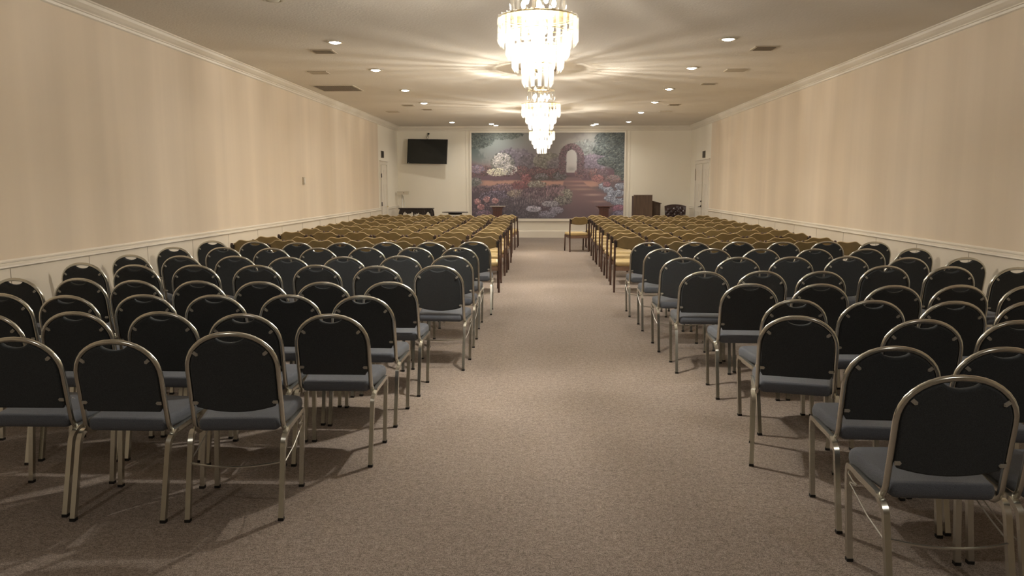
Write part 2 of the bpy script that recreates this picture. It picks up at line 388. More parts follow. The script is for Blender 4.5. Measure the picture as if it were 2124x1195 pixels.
# ------------------------------------------------------------- mural
def mural():
    W_, H_ = 470, 264
    rs = np.random.RandomState(3)
    U, V = np.meshgrid(np.linspace(0, 1, W_), np.linspace(0, 1, H_))   # V from the top
    def blur(a, k):
        for ax in (0, 1):
            c = np.cumsum(np.concatenate([np.repeat(np.take(a, [0], ax), k+1, ax), a, np.repeat(np.take(a, [-1], ax), k, ax)], ax), ax)
            n = 2*k+1; a = (np.take(c, range(n, c.shape[ax]), ax)-np.take(c, range(0, c.shape[ax]-n), ax))/n
        return a
    def fbm(seed):
        r = np.random.RandomState(seed); s = np.zeros((H_, W_))
        for k, w_ in ((40, 3.0), (18, 1.6), (8, 1.0), (3, .6), (1, .3)):
            n = blur(blur(r.rand(H_, W_), k), k); n = (n-n.mean())/n.std(); s += n*w_
        return s/s.std()
    n1, n2, n3 = fbm(1), fbm(2), fbm(5)
    I = np.zeros((H_, W_, 3)); I[:] = (128, 120, 108)
    def mix(mask, c): 
        m = np.clip(mask, 0, 1)[..., None]; I[:] = I*(1-m)+np.array(c, float)*m
    def G(u, v, a, b): return np.exp(-(((U-u)/a)**2+((V-v)/b)**2))
    sm = lambda a, b, x: np.clip((x-a)/(b-a), 0, 1)**2*(3-2*np.clip((x-a)/(b-a), 0, 1))
    mix(G(.55, .05, .35, .3)*.7, (146, 136, 120)); mix(G(.12, .1, .3, .22)*.8, (98, 106, 98)); mix(G(.16, .2, .15, .12)*.6, (112, 122, 112))
    mix(sm(.3, 1.0, n1+G(.02, .05, .1, .25)*3-.6)*sm(.3, .0, U)*sm(.5, .1, V), (60, 72, 66))
    mix(G(.35, .28, .2, .12)*.7, (104, 92, 98)); mix(G(.5, .35, .12, .12)*.6, (112, 108, 98)); mix(G(.78, .3, .12, .14)*.6, (118, 108, 116))
    mix(G(.93, .15, .14, .28)*.95*sm(-1.2, .5, n2+.6), (72, 84, 84)); mix(sm(.2, .9, n3)*G(.92, .2, .12, .3), (92, 104, 98))
    mix(sm(.36, .44, V+.015*n2)*sm(.64, .55, V), (92, 68, 72)); mix(G(.12, .42, .2, .05)*.7, (132, 88, 84)); mix(sm(.46, .5, V+.01*n3)*sm(.6, .54, V)*sm(.25, .4, U)*sm(.7, .6, U), (74, 62, 58))
    mix(sm(.53, .57, V+.01*n1)*.9, (92, 74, 74))
    mix(sm(.545, .57, V+.006*n3)*sm(.64, .60, V+.012*n2)*sm(.02, .1, U)*sm(.9, .8, U), (156, 112, 92))
    px = .67+.16*sm(.55, .9, V); pw = .055+.22*sm(.5, 1.0, V)
    mix(sm(1.05, .9, np.abs(U-px)/pw)*sm(.5, .53, V), (106, 80, 78))
    for u, v, a, c in ((.72, .565, .12, (150, 108, 92)), (.74, .61, .1, (158, 118, 100)), (.73, .655, .08, (150, 116, 96)), (.8, .72, .06, (166, 134, 116)), (.84, .8, .05, (146, 112, 98))):
        mix(G(u, v, a, .012)*.8, c)
    mix(sm(.62, .72, V)*sm(.62+.08*sm(.7, 1, V), .5, U)*.95, (70, 58, 62))
    mix(G(.35, .95, .4, .18)*.6, (60, 52, 56)); mix(sm(.75, 1, V)*.35, (72, 58, 62))
    # arch
    def arch(u0, wx, vt, vs_): return np.sqrt(((U-u0)/wx)**2+(np.minimum(V-vs_, 0)/vt)**2)
    mix(sm(1.25, .75, arch(.655, .062, .13, .28)+.06*n3)*sm(.50, .47, V), (88, 64, 68))
    ao = arch(.657, .034, .085, .265)+.04*n2
    mix(sm(1.1, .9, ao)*sm(.465, .455, V), (152, 143, 130)); mix(G(.657, .41, .03, .04)*sm(1.0, .8, ao), (128, 118, 110))
    mix(sm(.30, .9, U)*sm(.45, .2, V)*sm(.2, 1.2, n1)*.5, (104, 98, 94))
    # strokes of paint: vectorised little leaves / petals inside soft-edged masses
    def dabs(n, us, vs_, cols, r, asp=1.0, alpha=.85, ang=0.0, jit=.5, shade=None):
        for k in range(n):
            u, v = us[k], vs_[k]
            if not (0 <= u <= 1 and 0 <= v <= 1): continue
            c = np.array(cols[rs.randint(len(cols))], float)*(.82+.32*rs.rand())
            if shade is not None: c = c*shade[k]
            rr = r*(.55+.9*rs.rand()); a = ang+jit*rs.randn(); x, y = u*(W_-1), v*(H_-1); e = int(rr*max(1, asp)*1.5)+2
            x0, x1, y0, y1 = max(0, int(x)-e), min(W_, int(x)+e+1), max(0, int(y)-e), min(H_, int(y)+e+1)
            if x0 >= x1 or y0 >= y1: continue
            yy, xx = np.mgrid[y0:y1, x0:x1]; p = (xx-x)*math.cos(a)+(yy-y)*math.sin(a); q = -(xx-x)*math.sin(a)+(yy-y)*math.cos(a)
            m = np.clip(1.5-np.sqrt((p/(rr*asp))**2+(q/rr)**2), 0, 1)[..., None]*alpha
            I[y0:y1, x0:x1] = I[y0:y1, x0:x1]*(1-m)+c*m
    def bush(cu, cv, au, av, base, lights, n, r=1.1, asp=1.3, ang=0., jit=1.2, dens=1.0, core=.8):
        """a mass of foliage: dark base, strokes over it, brighter towards its top"""
        if base:
            d = ((U-cu)/au)**2+((V-cv)/av)**2; mix(sm(1.15, .55, d+.22*n3)*core, base)
            t_ = 2*PI*rs.rand(n); q = np.sqrt(rs.rand(n))*1.06
            dabs(n, cu+au*q*np.cos(t_), cv+av*q*np.sin(t_), [base, tuple(.75*x for x in base), tuple(1.25*x for x in base)], r*1.2, asp, .7, ang, jit)
        t_ = 2*PI*rs.rand(n); q = np.sqrt(rs.rand(n)); vv = q*np.sin(t_)
        dabs(int(n*dens), cu+au*q*np.cos(t_), cv+av*vv, lights, r, asp, .85, ang, jit, 1.08-.25*(vv+1)/2)
    # distance: misty trees
    for cu, cv, au, av, c in ((.28, .30, .12, .12, (100, 90, 96)), (.40, .36, .10, .10, (94, 84, 86)), (.50, .33, .09, .10, (112, 106, 92)), (.58, .38, .08, .09, (100, 90, 88)), (.74, .22, .09, .13, (110, 112, 104)), (.80, .34, .08, .10, (112, 98, 106))):
        bush(cu, cv, au, av, c, [tuple(x*1.08 for x in c), tuple(x*.94 for x in c)], 240, 1.8, 1.3, core=.65)
    mix(sm(1.1, .9, ao)*sm(.465, .455, V), (158, 150, 138)); mix(G(.657, .42, .03, .03)*sm(1.0, .8, ao), (132, 124, 116))
    # hanging boughs
    bush(.02, .05, .13, .13, (62, 70, 64), [(84, 92, 82), (104, 110, 96), (56, 62, 56)], 900, 1.1, 2.0, .5, .5)
    bush(.20, .02, .13, .055, (76, 82, 74), [(98, 104, 92), (84, 88, 78)], 420, 1.0, 2.2, .35, .4, core=.6)
    for cu, cv, au, av in ((.97, .12, .10, .13), (.90, .08, .09, .09), (.96, .30, .08, .12), (.87, .20, .07, .06), (.90, .33, .07, .05), (.99, .45, .05, .10)):
        bush(cu, cv, au, av, (66, 72, 68), [(90, 98, 90), (76, 82, 78), (110, 114, 100), (56, 60, 58)], 520, 1.1, 2.2, -.35, .4, core=.75)
    # hedge
    for j in range(13):
        u = .0+.052*j+.0
        if u > .60: break
        bush(u+.012*rs.randn(), .455+.008*rs.randn(), .045, .052, (82, 62, 62), [(118, 76, 76), (100, 72, 70), (92, 84, 74), (136, 92, 86), (76, 60, 64)], 170, 1.1, 1.2)
    for u, c in ((.72, (140, 96, 92)), (.77, (124, 90, 94)), (.81, (150, 100, 92)), (.86, (116, 92, 98))):
        bush(u, .47, .04, .055, (92, 70, 72), [c, tuple(.8*x for x in c), (110, 96, 92)], 200, 1.1, 1.2)
    bush(.46, .51, .045, .04, (66, 62, 56), [(96, 90, 84), (120, 108, 112)], 140); bush(.58, .50, .045, .045, (62, 58, 54), [(92, 86, 80), (112, 104, 108)], 160)
    bush(.36, .52, .035, .045, (84, 58, 60), [(122, 70, 70), (146, 92, 88)], 130)
    # roses round the arch
    for j in range(30):
        t_ = PI*j/29; au, av = .060, .125
        bush(.656-au*math.cos(t_), .285-av*math.sin(t_), .020, .032, (78, 62, 62), [(122, 84, 88), (96, 72, 76), (100, 92, 80), (140, 104, 106)], 46, 1.0, 1.2, core=.75)
    for v in (.30, .35, .40, .45):
        for u in (.597, .717): bush(u, v, .024, .035, (80, 62, 64), [(116, 80, 82), (94, 72, 74), (98, 90, 80)], 60, 1.0, 1.2)
    # white flowering shrub
    bush(.205, .36, .075, .125, (78, 80, 70), [(150, 142, 128), (112, 108, 96), (92, 90, 84)], 620, 1.2, 1.3)
    bush(.20, .33, .060, .10, None, [(206, 196, 180), (184, 174, 160), (170, 160, 156)], 430, 1.0, 1.5); bush(.17, .455, .07, .045, None, [(214, 204, 168), (192, 182, 150)], 230, 1.2, 1.5); bush(.25, .43, .05, .06, None, [(196, 188, 174), (164, 156, 146)], 170, 1.0, 1.4)
    bush(.04, .42, .045, .05, (92, 82, 92), [(124, 110, 122), (146, 112, 110)], 150); bush(.02, .57, .045, .05, (72, 72, 66), [(104, 104, 94), (126, 118, 112)], 150)
    # bench side, right
    bush(.83, .53, .04, .04, (104, 74, 72), [(154, 100, 92), (132, 88, 84)], 150); bush(.93, .53, .05, .04, (92, 80, 78), [(126, 112, 106), (140, 104, 98)], 170)
    # central beds
    for cu, cv, au, av, c, hl in ((.10, .66, .10, .05, (72, 60, 64), [(122, 92, 92), (96, 76, 80)]), (.22, .64, .09, .05, (84, 66, 70), [(140, 104, 104), (116, 98, 108)]), (.33, .61, .07, .05, (88, 60, 62), [(132, 76, 74), (112, 68, 68)]), (.43, .60, .06, .045, (92, 84, 74), [(150, 144, 124), (126, 120, 104)]), (.17, .74, .12, .07, (72, 62, 70), [(128, 116, 130), (100, 88, 98)]), (.30, .71, .07, .05, (96, 82, 72), [(158, 140, 116), (132, 112, 96)]),
            (.42, .72, .10, .09, (70, 56, 60), [(110, 80, 84), (90, 72, 76)]), (.55, .67, .09, .07, (76, 62, 64), [(122, 92, 94), (100, 82, 84)]), (.30, .84, .16, .10, (64, 56, 60), [(98, 82, 86), (84, 76, 76)]), (.50, .82, .10, .08, (66, 56, 60), [(104, 84, 88), (88, 76, 78)]), (.62, .72, .045, .07, (84, 80, 70), [(152, 144, 120), (124, 118, 100)]), (.60, .79, .06, .05, (74, 68, 64), [(136, 130, 112), (104, 98, 90)]), (.10, .90, .12, .09, (66, 54, 58), [(104, 80, 86), (88, 74, 78)]), (.35, .96, .2, .06, (56, 50, 54), [(84, 74, 78)])):
        bush(cu, cv, au, av, c, hl, int(4200*(au*av)**.62), 1.1, 1.5, -1.2, .5)
    dabs(190, .40+.24*(rs.rand(190)-.5), .75+.16*(rs.rand(190)-.5), [(128, 110, 108), (112, 92, 92), (146, 130, 120)], .75, 4.5, .6, -1.5, .22); dabs(120, .55+.12*(rs.rand(120)-.5), .68+.1*(rs.rand(120)-.5), [(140, 104, 106), (120, 92, 96)], .75, 4.5, .65, -1.5, .22)
    for cu, cv in ((.035, .80), (.10, .775), (.155, .79), (.06, .865)): bush(cu, cv, .022, .034, (104, 70, 72), [(172, 116, 110), (148, 92, 94), (190, 146, 134)], 70, 1.1, 1.2)
    for cu, cv, au, av, hl in ((.41, .885, .05, .035, [(168, 160, 164), (140, 134, 142)]), (.52, .825, .055, .035, [(156, 150, 148), (124, 118, 120)]), (.56, .90, .045, .04, [(136, 130, 138), (112, 104, 114)]), (.50, .95, .06, .04, [(128, 122, 132), (104, 98, 108)]), (.08, .94, .05, .035, [(128, 92, 106), (108, 86, 94)])):
        bush(cu, cv, au, av, (74, 68, 74), hl, 230, .95, 1.3)
    # hydrangeas at the right edge of the path
    for cu, cv in ((.87, .62), (.90, .66), (.93, .71), (.91, .76), (.95, .80), (.97, .70), (.98, .62), (.99, .80)):
        bush(cu, cv, .036, .038, (84, 84, 92), [(140, 144, 152), (116, 120, 130), (164, 166, 168)], 130, 1.1, 1.3, -.3, .5)
    bush(.89, .60, .025, .03, (96, 72, 76), [(150, 100, 100), (128, 88, 90)], 80); bush(.97, .88, .04, .04, (100, 66, 76), [(152, 96, 108), (124, 82, 92)], 130); bush(.97, .95, .04, .04, (88, 80, 92), [(128, 118, 134)], 110)
    I[:] = np.clip((I*.80+I.mean(2, keepdims=True)*.20)*.93+10, 0, 255)
    lin = np.where(I/255 <= .04045, I/255/12.92, ((I/255+.055)/1.055)**2.4)
    lin = lin*np.array([1.66, 1.72, 1.92])*MURAL_GAIN
    vs = np.empty((H_*W_, 3), np.float32)
    vs[:, 0] = (MX0+U*(MX1-MX0)).ravel(); vs[:, 1] = YF-.012; vs[:, 2] = (MZ1-V*(MZ1-MZ0)).ravel()
    idx = np.arange(H_*W_).reshape(H_, W_); q = np.stack([idx[1:, :-1], idx[1:, 1:], idx[:-1, 1:], idx[:-1, :-1]], -1).reshape(-1, 4)
    me = bpy.data.meshes.new('mural'); me.from_pydata(vs.tolist(), [], q.tolist())
    ca = me.color_attributes.new('paint', 'FLOAT_COLOR', 'POINT'); rgba = np.ones((H_*W_, 4), np.float32); rgba[:, :3] = lin.reshape(-1, 3)
    ca.data.foreach_set('color', rgba.ravel())
    m = mat('mural_paper', (.5, .5, .5), .7, bump=(60, .05, .002)); nt = m.node_tree; at = nt.nodes.new('ShaderNodeAttribute'); at.attribute_name = 'paint'
    nt.links.new(at.outputs['Color'], nt.nodes['Principled BSDF'].inputs['Base Color']); me.materials.append(m)
    o = bpy.data.objects.new('picture', me); COL.objects.link(o); return o
MURAL_GAIN = 1.0
mt = tag(empty('garden_mural', ((MX0+MX1)/2, YF-.01, MZ0)), 'large garden mural with flower beds, path and arch on the far wall', 'mural')
pic = mural(); pic.parent = mt; pic.matrix_parent_inverse = Matrix.Translation((-(MX0+MX1)/2, -(YF-.01), -MZ0))
mb = MB(); t_ = .055; cx = 0; Wm = MX1-MX0; Hm = MZ1-MZ0
mb.box((-Wm/2-t_/2, -.01, Hm/2), (t_, .035, Hm)); mb.box((Wm/2+t_/2, -.01, Hm/2), (t_, .035, Hm))
mb.box((0, -.01, Hm+t_/2), (Wm+2*t_, .035, t_)); mb.box((0, -.02, -t_/2-.012), (Wm+2*t_, .06, t_+.02)); mb.box((0, -.012, -.105), (Wm+2*t_, .035, .02))
mb.build('frame', 'trim', mt)
for x in (MX0-.16, MX1+.16): trim(MB().box((x, YF-.006, 1.75), (.02, .012, 3.1)))

# ============================================================= CHANDELIERS
def rod_mesh(L, wd, slant):
    mb = MB(); r = wd
    tri = [(math.cos(a)*r, math.sin(a)*r) for a in (PI/2, PI/2+2*PI/3, PI/2+4*PI/3)]
    vs = [(x, y, 0) for x, y in tri]+[(x, y, -L+(slant*(.5+y/r*.5))) for x, y in tri]
    mb.add(vs, [(0, 1, 4, 3), (1, 2, 5, 4), (2, 0, 3, 5), (0, 2, 1), (3, 4, 5)]); return mb
# tier: radius, top z, rod length, count  (z relative to the ceiling)
TIERS = [(.195, -.325, .195, 18), (.288, -.535, .225, 28), (.225, -.635, .220, 22), (.182, -.745, .200, 18), (.106, -.865, .195, 12)]
protos = {}
def chandelier(y, label):
    t = tag(empty('crystal_chandelier', (-.05, y, ZC)), label, 'chandelier', 'tiered crystal chandeliers over the aisle')
    MB().lathe([(0, -.055), (.05, -.05), (.07, -.035), (.30, -.022), (.335, -.012), (.335, 0), (0, 0)], n=40).build('ceiling_plate', 'brass', t)
    MB().lathe([(0, -.318), (.125, -.318), (.125, -.310), (0, -.310)], n=32).build('light_block_disc', 'brass', t)  # added disc that keeps bulb light off the ceiling above
    MB().lathe([(.212, -.528), (.272, -.528), (.272, -.521), (.212, -.521), (.212, -.528)], n=40).build('frame_ring', 'brass', t)  # added ring that cuts the bright patch on the ceiling
    MB().lathe([(.0, -.93), (.022, -.92), (.03, -.90), (.012, -.87), (.012, -.66), (.024, -.64), (.012, -.62), (.012, -.30), (.022, -.27), (.012, -.24), (.012, -.05)], n=14).build('stem', 'brass', t)
    for k, (R, z, L, n) in enumerate(TIERS):
        MB().tube([(R*math.cos(2*PI*j/32), R*math.sin(2*PI*j/32), z) for j in range(32)], .006, 6, closed=True).build('ring', 'brass', t)
        mb = MB()
        for a in (0, PI/2): mb.tube([(-R*math.cos(a), -R*math.sin(a), z), (R*math.cos(a), R*math.sin(a), z)], .003, 5)
        mb.build('spoke', 'brass', t)
        for j in range(n):
            a = 2*PI*j/n+k*.3
            if k not in protos: protos[k] = rod_mesh(L, .0155, .045).build('crystal_rod', 'crystal'); o = protos[k]
            else: o = protos[k].copy(); COL.objects.link(o)
            o.parent = t; o.location = (R*math.cos(a), R*math.sin(a), z+.012); o.rotation_euler = (0, 0, a-PI/2)
    # candle bulbs inside
    pos = [(.10*math.cos(2*PI*j/6), .10*math.sin(2*PI*j/6), -.60) for j in range(6)]+[(.075*math.cos(2*PI*j/4+.4), .075*math.sin(2*PI*j/4+.4), -.80) for j in range(4)]+[(.12*math.cos(2*PI*j/5+.2), .12*math.sin(2*PI*j/5+.2), -.42) for j in range(5)]
    for p in pos:
        if 'bulb' not in protos: protos['bulb'] = MB().lathe([(0, -.035), (.012, -.028), (.017, -.008), (.015, .008), (.006, .028), (0, .038)], n=10).build('bulb', 'bulb'); o = protos['bulb']
        else: o = protos['bulb'].copy(); COL.objects.link(o)
        o.parent = t; o.location = p
    for k, (px, py, pz) in enumerate(((.03, 0, -.60), (-.03, .03, -.73), (-.01, -.03, -.86))):
        lamp('bulb_glow', 'POINT', (px, py, pz), CHAND_POWER*(.10, .42, .48)[k], (1, .935, .835), t, shadow_soft_size=.022)
chandelier(5.8, 'nearest and largest-looking crystal chandelier at the top of the view')
chandelier(11.8, 'middle crystal chandelier, hanging behind the nearest one')
chandelier(17.8, 'farthest crystal chandelier, hanging in front of the mural')

# ============================================================= NAVY BANQUET CHAIR
def banquet(kind):
    t = empty('banquet_chair')
    lean = math.atan(.085/.51); z0 = .405; y0 = -.135
    def P(x, s, d=0):      # point on the leaning back plane: s metres up the slope, d toward the rear
        return (x, y0-math.sin(lean)*s-math.cos(lean)*d, z0+math.cos(lean)*s-math.sin(lean)*d)
    dz = 0 if kind == 'A' else .038; hw = .212 if kind == 'A' else .206; sa = .325-dz; top = .505-dz
    arch = [(hw*(1 if c >= 0 else -1)*abs(c)**.93, sa+(top-sa)*abs(q)**.93) for c, q in ((math.cos(PI*j/18), math.sin(PI*j/18)) for j in range(19))]
    path = [(.222, .135, .392), (.220, -.02, .388)] + []
    J = fillet([(.218, .13, .392), (hw+.004, y0+.035, .388), P(hw, .03), P(hw, .12)], .05, 4)
    path = [tuple(p) for p in J]+[P(x, s) for x, s in arch]+[(-p[0], p[1], p[2]) for p in J[::-1]]
    MB().tube(path, .0128, 10).build('back_frame', 'chrome', t)
    # padded back
    ins = .0135; bot = .108 if kind == 'B' else .136
    pts = []
    w_ = hw-ins
    nb = 10
    for j in range(nb+1):
        x = -w_+.012+(2*w_-.024)*j/nb
        pts.append((x, bot-(0 if kind == 'B' else .034*(1-(x/w_)**2))))
    tp = []
    for j in range(29):
        a = PI*j/28; c, q = math.cos(a), math.sin(a)
        x = w_*(1 if c >= 0 else -1)*abs(c)**.93; s = sa+(top-ins+.004-sa)*abs(q)**.93
        if abs(x) < .068: s -= .034*(1-(x/.068)**2)**.75
        tp.append((x, s))
    out = pts+[(w_, bot+.02), (w_, .24)]+tp+[(-w_, .24), (-w_, bot+.02)]
    MB().pad(out, -.016, .014, .010, lambda a, b, c: P(a, b, c)).build('backrest', 'shaded_back_fabric', t)
    for sx in (-1, 1):
        for an in (math.radians(38), None):
            mb = MB()
            if an: x, s, r = sx*(hw-.052), sa+.085, sx*math.radians(40)
            else: x, s, r = sx*(hw-.026), .158, 0
            q = [(-.016, -.008), (.005, -.008), (.011, 0), (.005, .008), (-.016, .008)]
            ca, sn = math.cos(r), math.sin(r)
            q = [((-sx*a)*ca-b*sn, (-sx*a)*sn+b*ca) for a, b in q]
            mb.prism([(x+a, s+b) for a, b in q], .014, .018, lambda a, b, c: P(a, b, c))
            mb.prism([(x-sx*.004*ca+.0035*math.cos(k*PI/3), s+.0035*math.sin(k*PI/3)) for k in range(6)], .018, .0205, lambda a, b, c: P(a, b, c))
            mb.build('bracket', 'chrome_tab', t)
    # seat
    pts = []
    def arc(cx, cy, r, a0, a1, n=6): return [(cx+r*math.cos(a0+(a1-a0)*j/n), cy+r*math.sin(a0+(a1-a0)*j/n)) for j in range(n+1)]
    pts += arc(-.165, -.125, .03, PI, 1.5*PI, 4)+arc(.165, -.125, .03, 1.5*PI, 2*PI, 4)
    pts += [(.216, .02), (.222, .12)]+arc(.155, .175, .078, 0, PI/2, 6)+[(.08, .262), (0, .267), (-.08, .262)]+arc(-.155, .175, .078, PI/2, PI, 6)+[(-.222, .12), (-.216, .02)]
    def seatf(a, b, c): return (a, b, c+(.010*max(0, (b-.0))/.26)-.012*max(0, (b-.2)/.07)**2)
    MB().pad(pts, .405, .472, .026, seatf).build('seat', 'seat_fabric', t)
    # legs
    for sx in (-1, 1):
        rr = MB().tube(fillet([(sx*.221, -.272, .012), (sx*.222, -.178, .372), (sx*.229, -.140, .402), (sx*.222, -.10, .404)], .03, 4), .0130, 4, sq=True).build('leg', 'chrome', t)
        MB().box((sx*.221, -.273, .007), (.026, .026, .014)).build('glide', 'rubber', rr)
        ff = MB().tube(fillet([(sx*.222, .142, .012), (sx*.227, .196, .360), (sx*.229, .19, .412), (sx*.229, .15, .416)], .03, 4), .0130, 4, sq=True).build('leg', 'chrome', t)
        MB().box((sx*.222, .141, .007), (.026, .026, .014)).build('glide', 'rubber', ff)
        MB().tube([(sx*.222, -.10, .404), (sx*.227, .05, .411), (sx*.229, .15, .416)], .0130, 4, sq=True).build('side_rail', 'chrome', t)
        if kind == 'A':
            MB().tube(fillet([(sx*.229, .17, .395), (sx*.240, .165, .385), (sx*.242, .10, .372), (sx*.238, .06, .37), (sx*.238, .15, .35), (sx*.236, -.05, .29), (sx*.229, -.205, .262)], .014, 3), .0030, 6).build('linking_wire', 'chrome_tab', t)
    if kind == 'A':
        MB().tube([(x, -.21-.035*(1-(x/.22)**2), .27-.012*(1-(x/.22)**2)) for x in [-.222+.444*j/12 for j in range(13)]], .0058, 6).build('stretcher', 'chrome', t)
    else:
        MB().tube([(-.222, .02, .395), (.222, .02, .395)], .008, 6).build('cross_bar', 'chrome', t)
    return t
PB = {'A': banquet('A'), 'B': banquet('B')}
usedB = {'A': False, 'B': False}
def place(proto, used, key, x, y, yaw, off):
    """x,y = spot below the top of the back (or rear post); off = distance from there to the thing's origin"""
    o = copy_tree(proto[key]) if used[key] else proto[key]; used[key] = True
    a = math.radians(yaw); o.location = (x-math.sin(a)*off, y+math.cos(a)*off, 0); o.rotation_euler = (0, 0, a); return o
BLUE_L = [
 [(-2.54,3.44,1,'B'),(-2.03,3.40,0,'B'),(-1.48,3.43,4.8,'A')],
 [(-3.19,4.10,1,'B'),(-2.71,4.17,1,'B'),(-2.21,4.19,-1,'B'),(-1.705,4.14,.8,'B'),(-1.205,4.15,.8,'B')],
 [(-3.67,4.87,1,'B'),(-3.16,4.80,-1,'B'),(-2.67,4.86,1,'B'),(-2.19,4.86,0,'B'),(-1.695,4.89,0,'B'),(-1.20,4.87,-.8,'B')],
 [(-4.15,5.69,-3,'B'),(-3.65,5.71,1,'B'),(-3.14,5.60,-1,'B'),(-2.64,5.59,1,'B'),(-2.15,5.57,0,'B'),(-1.665,5.56,0,'B'),(-1.165,5.60,-.4,'B')],
 [(-4.12,6.52,-4,'A'),(-3.56,6.38,-3,'A'),(-3.03,6.38,-1,'A'),(-2.49,6.39,1,'A'),(-1.97,6.42,-1,'A'),(-1.43,6.37,0,'A'),(-0.91,6.43,-2.3,'A')],
 [(-4.11,7.30,-5,'A'),(-3.56,7.22,-3,'A'),(-3.02,7.22,-1,'A'),(-2.46,7.12,1,'A'),(-1.94,7.19,1,'A'),(-1.41,7.31,2,'A'),(-0.91,7.35,1,'A')],
 [(-4.14,8.24,-3,'A'),(-3.58,8.25,-2,'A'),(-3.00,8.16,-1,'A'),(-2.50,8.22,1,'A'),(-1.98,8.30,2,'A'),(-1.44,8.33,1,'A'),(-0.94,8.33,0,'A')],
 [(-4.13,9.21,-4,'A'),(-3.55,9.11,-3,'A'),(-2.98,8.98,-1,'A'),(-2.44,8.96,1,'A'),(-1.91,9.06,2,'A'),(-1.38,9.08,2,'A'),(-0.87,9.26,2,'A')]]
BLUE_R = [
 [(1.53,2.74,-2,'A'),(2.03,2.735,-3,'A')],
 [(1.60,3.41,-3.3,'B'),(2.09,3.41,-3,'B')],
 [(1.43,4.20,-15,'B'),(2.08,4.12,-4,'B'),(2.585,4.11,-4,'B')],
 [(1.62,4.82,3,'B'),(2.10,4.81,0,'B'),(2.595,4.79,0,'B'),(3.08,4.81,1,'B')],
 [(1.54,5.61,-2,'B'),(2.06,5.61,-1,'B'),(2.56,5.54,0,'B'),(3.06,5.59,0,'B'),(3.56,5.59,1,'B')],
 [(1.37,6.39,-2.6,'B'),(1.87,6.45,-1,'B'),(2.37,6.45,1,'B'),(2.95,6.57,1,'A'),(3.48,6.54,1,'A'),(4.00,6.48,3,'A')],
 [(1.34,7.23,0,'A'),(1.88,7.30,1,'A'),(2.41,7.37,1,'A'),(2.97,7.44,0,'A'),(3.50,7.34,2,'A'),(4.05,7.36,4,'A')],
 [(1.32,8.28,-1,'A'),(1.85,8.28,1,'A'),(2.38,8.30,1,'A'),(2.96,8.32,1,'A'),(3.53,8.35,2,'A'),(4.08,8.42,4,'A')],
 [(1.28,9.19,-1,'A'),(1.84,9.22,2,'A'),(2.41,9.36,2,'A'),(2.94,9.34,2,'A'),(3.51,9.45,3,'A'),(4.06,9.39,4,'A')]]
for side, rows in (('left', BLUE_L), ('right', BLUE_R)):
    for r, row in enumerate(rows):
        order = list(enumerate(row)) if side == 'right' else [(len(row)-1-i, c) for i, c in enumerate(row)]
        for i, (x, y, yaw, k) in order:
            o = place(PB, usedB, k, x, y, yaw, .215)
            tag(o, 'round-backed navy chair %s of the aisle, %s navy row, %s seat from the aisle' % (side, ORD[r+1], SEAT[i+1]), 'chair', 'navy banquet chairs %s of the aisle' % side)

# ============================================================= GOLD WOODEN CHAIR
def goldchair():
    t = empty('wooden_chair'); hw = .236
    for sx in (-1, 1):
        p = MB().tube([(sx*hw, -.262, 0), (sx*hw, -.235, .40), (sx*hw, -.245, .60), (sx*hw, -.262, .775)], .0155, 8, sq=True, r2=.019)
        p.lathe([(.018, 0), (.0205, .006), (.0205, .018), (.014, .028), (0, .031)], c=(sx*hw, -.262, .768), n=10)
        p.build('rear_post', 'brown_wood', t)
        MB().tube([(sx*hw, .205, 0), (sx*(hw-.002), .19, .40)], .0145, 8, sq=True, r2=.016).build('leg', 'brown_wood', t)
        MB().box((sx*hw, -.02, .365), (.022, .40, .055)).build('side_rail', 'brown_wood', t)
        b = MB().box((sx*(hw-.012), -.268, .755), (.046, .044, .038)).box((sx*(hw-.020), -.258, .706), (.026, .030, .06), ry=sx*.15); b.build('bracket', 'dark_fitting', t)
    MB().box((0, -.232, .358), (2*hw-.03, .022, .062)).build('rear_rail', 'rail_wood', t)
    MB().box((0, .185, .358), (2*hw-.03, .022, .062)).build('front_rail', 'brown_wood', t)
    def arc(cx, cy, r, a0, a1, n=5): return [(cx+r*math.cos(a0+(a1-a0)*j/n), cy+r*math.sin(a0+(a1-a0)*j/n)) for j in range(n+1)]
    so = arc(-.185, -.185, .045, PI, 1.5*PI)+arc(.185, -.185, .045, 1.5*PI, 2*PI)+arc(.195, .20, .045, 0, PI/2)+[(0, .252)]+arc(-.195, .20, .045, PI/2, PI)
    MB().pad(so, .388, .462, .030, lambda a, b, c: (a, b, c+(.008*math.cos(a*5)*math.cos(b*5) if c > .43 else 0))).build('seat_cushion', 'gold_seat', t)
    w_ = hw-.024; n = 22; top = []
    for j in range(n+1):
        x = w_-2*w_*j/n; u = abs(x)/w_
        if u > .48: z = .789+.051*(.5+.5*math.cos(PI*(u-.48)/.52))
        else: z = .840-.014*(.5+.5*math.cos(PI*u/.48))
        top.append((x, z))
    bot = [(-w_+2*w_*j/12, .682-.030*(1-(2*j/12-1)**2)) for j in range(13)]
    MB().pad(bot+top, -.255, -.222, .011, lambda a, b, c: (a, c-.025*(1-(a/w_)**2)-.012*(b-.75)/.1, b)).build('backrest', 'gold_vinyl', t)
    MB().tube([(a, -.252-.025*(1-(a/w_)**2)-.012*(b-.75)/.1, b+.001) for a, b in top], .0052, 6).build('piping', 'gold_piping_highlight', t)
    return t
PG = {'g': goldchair()}; usedG = {'g': False}
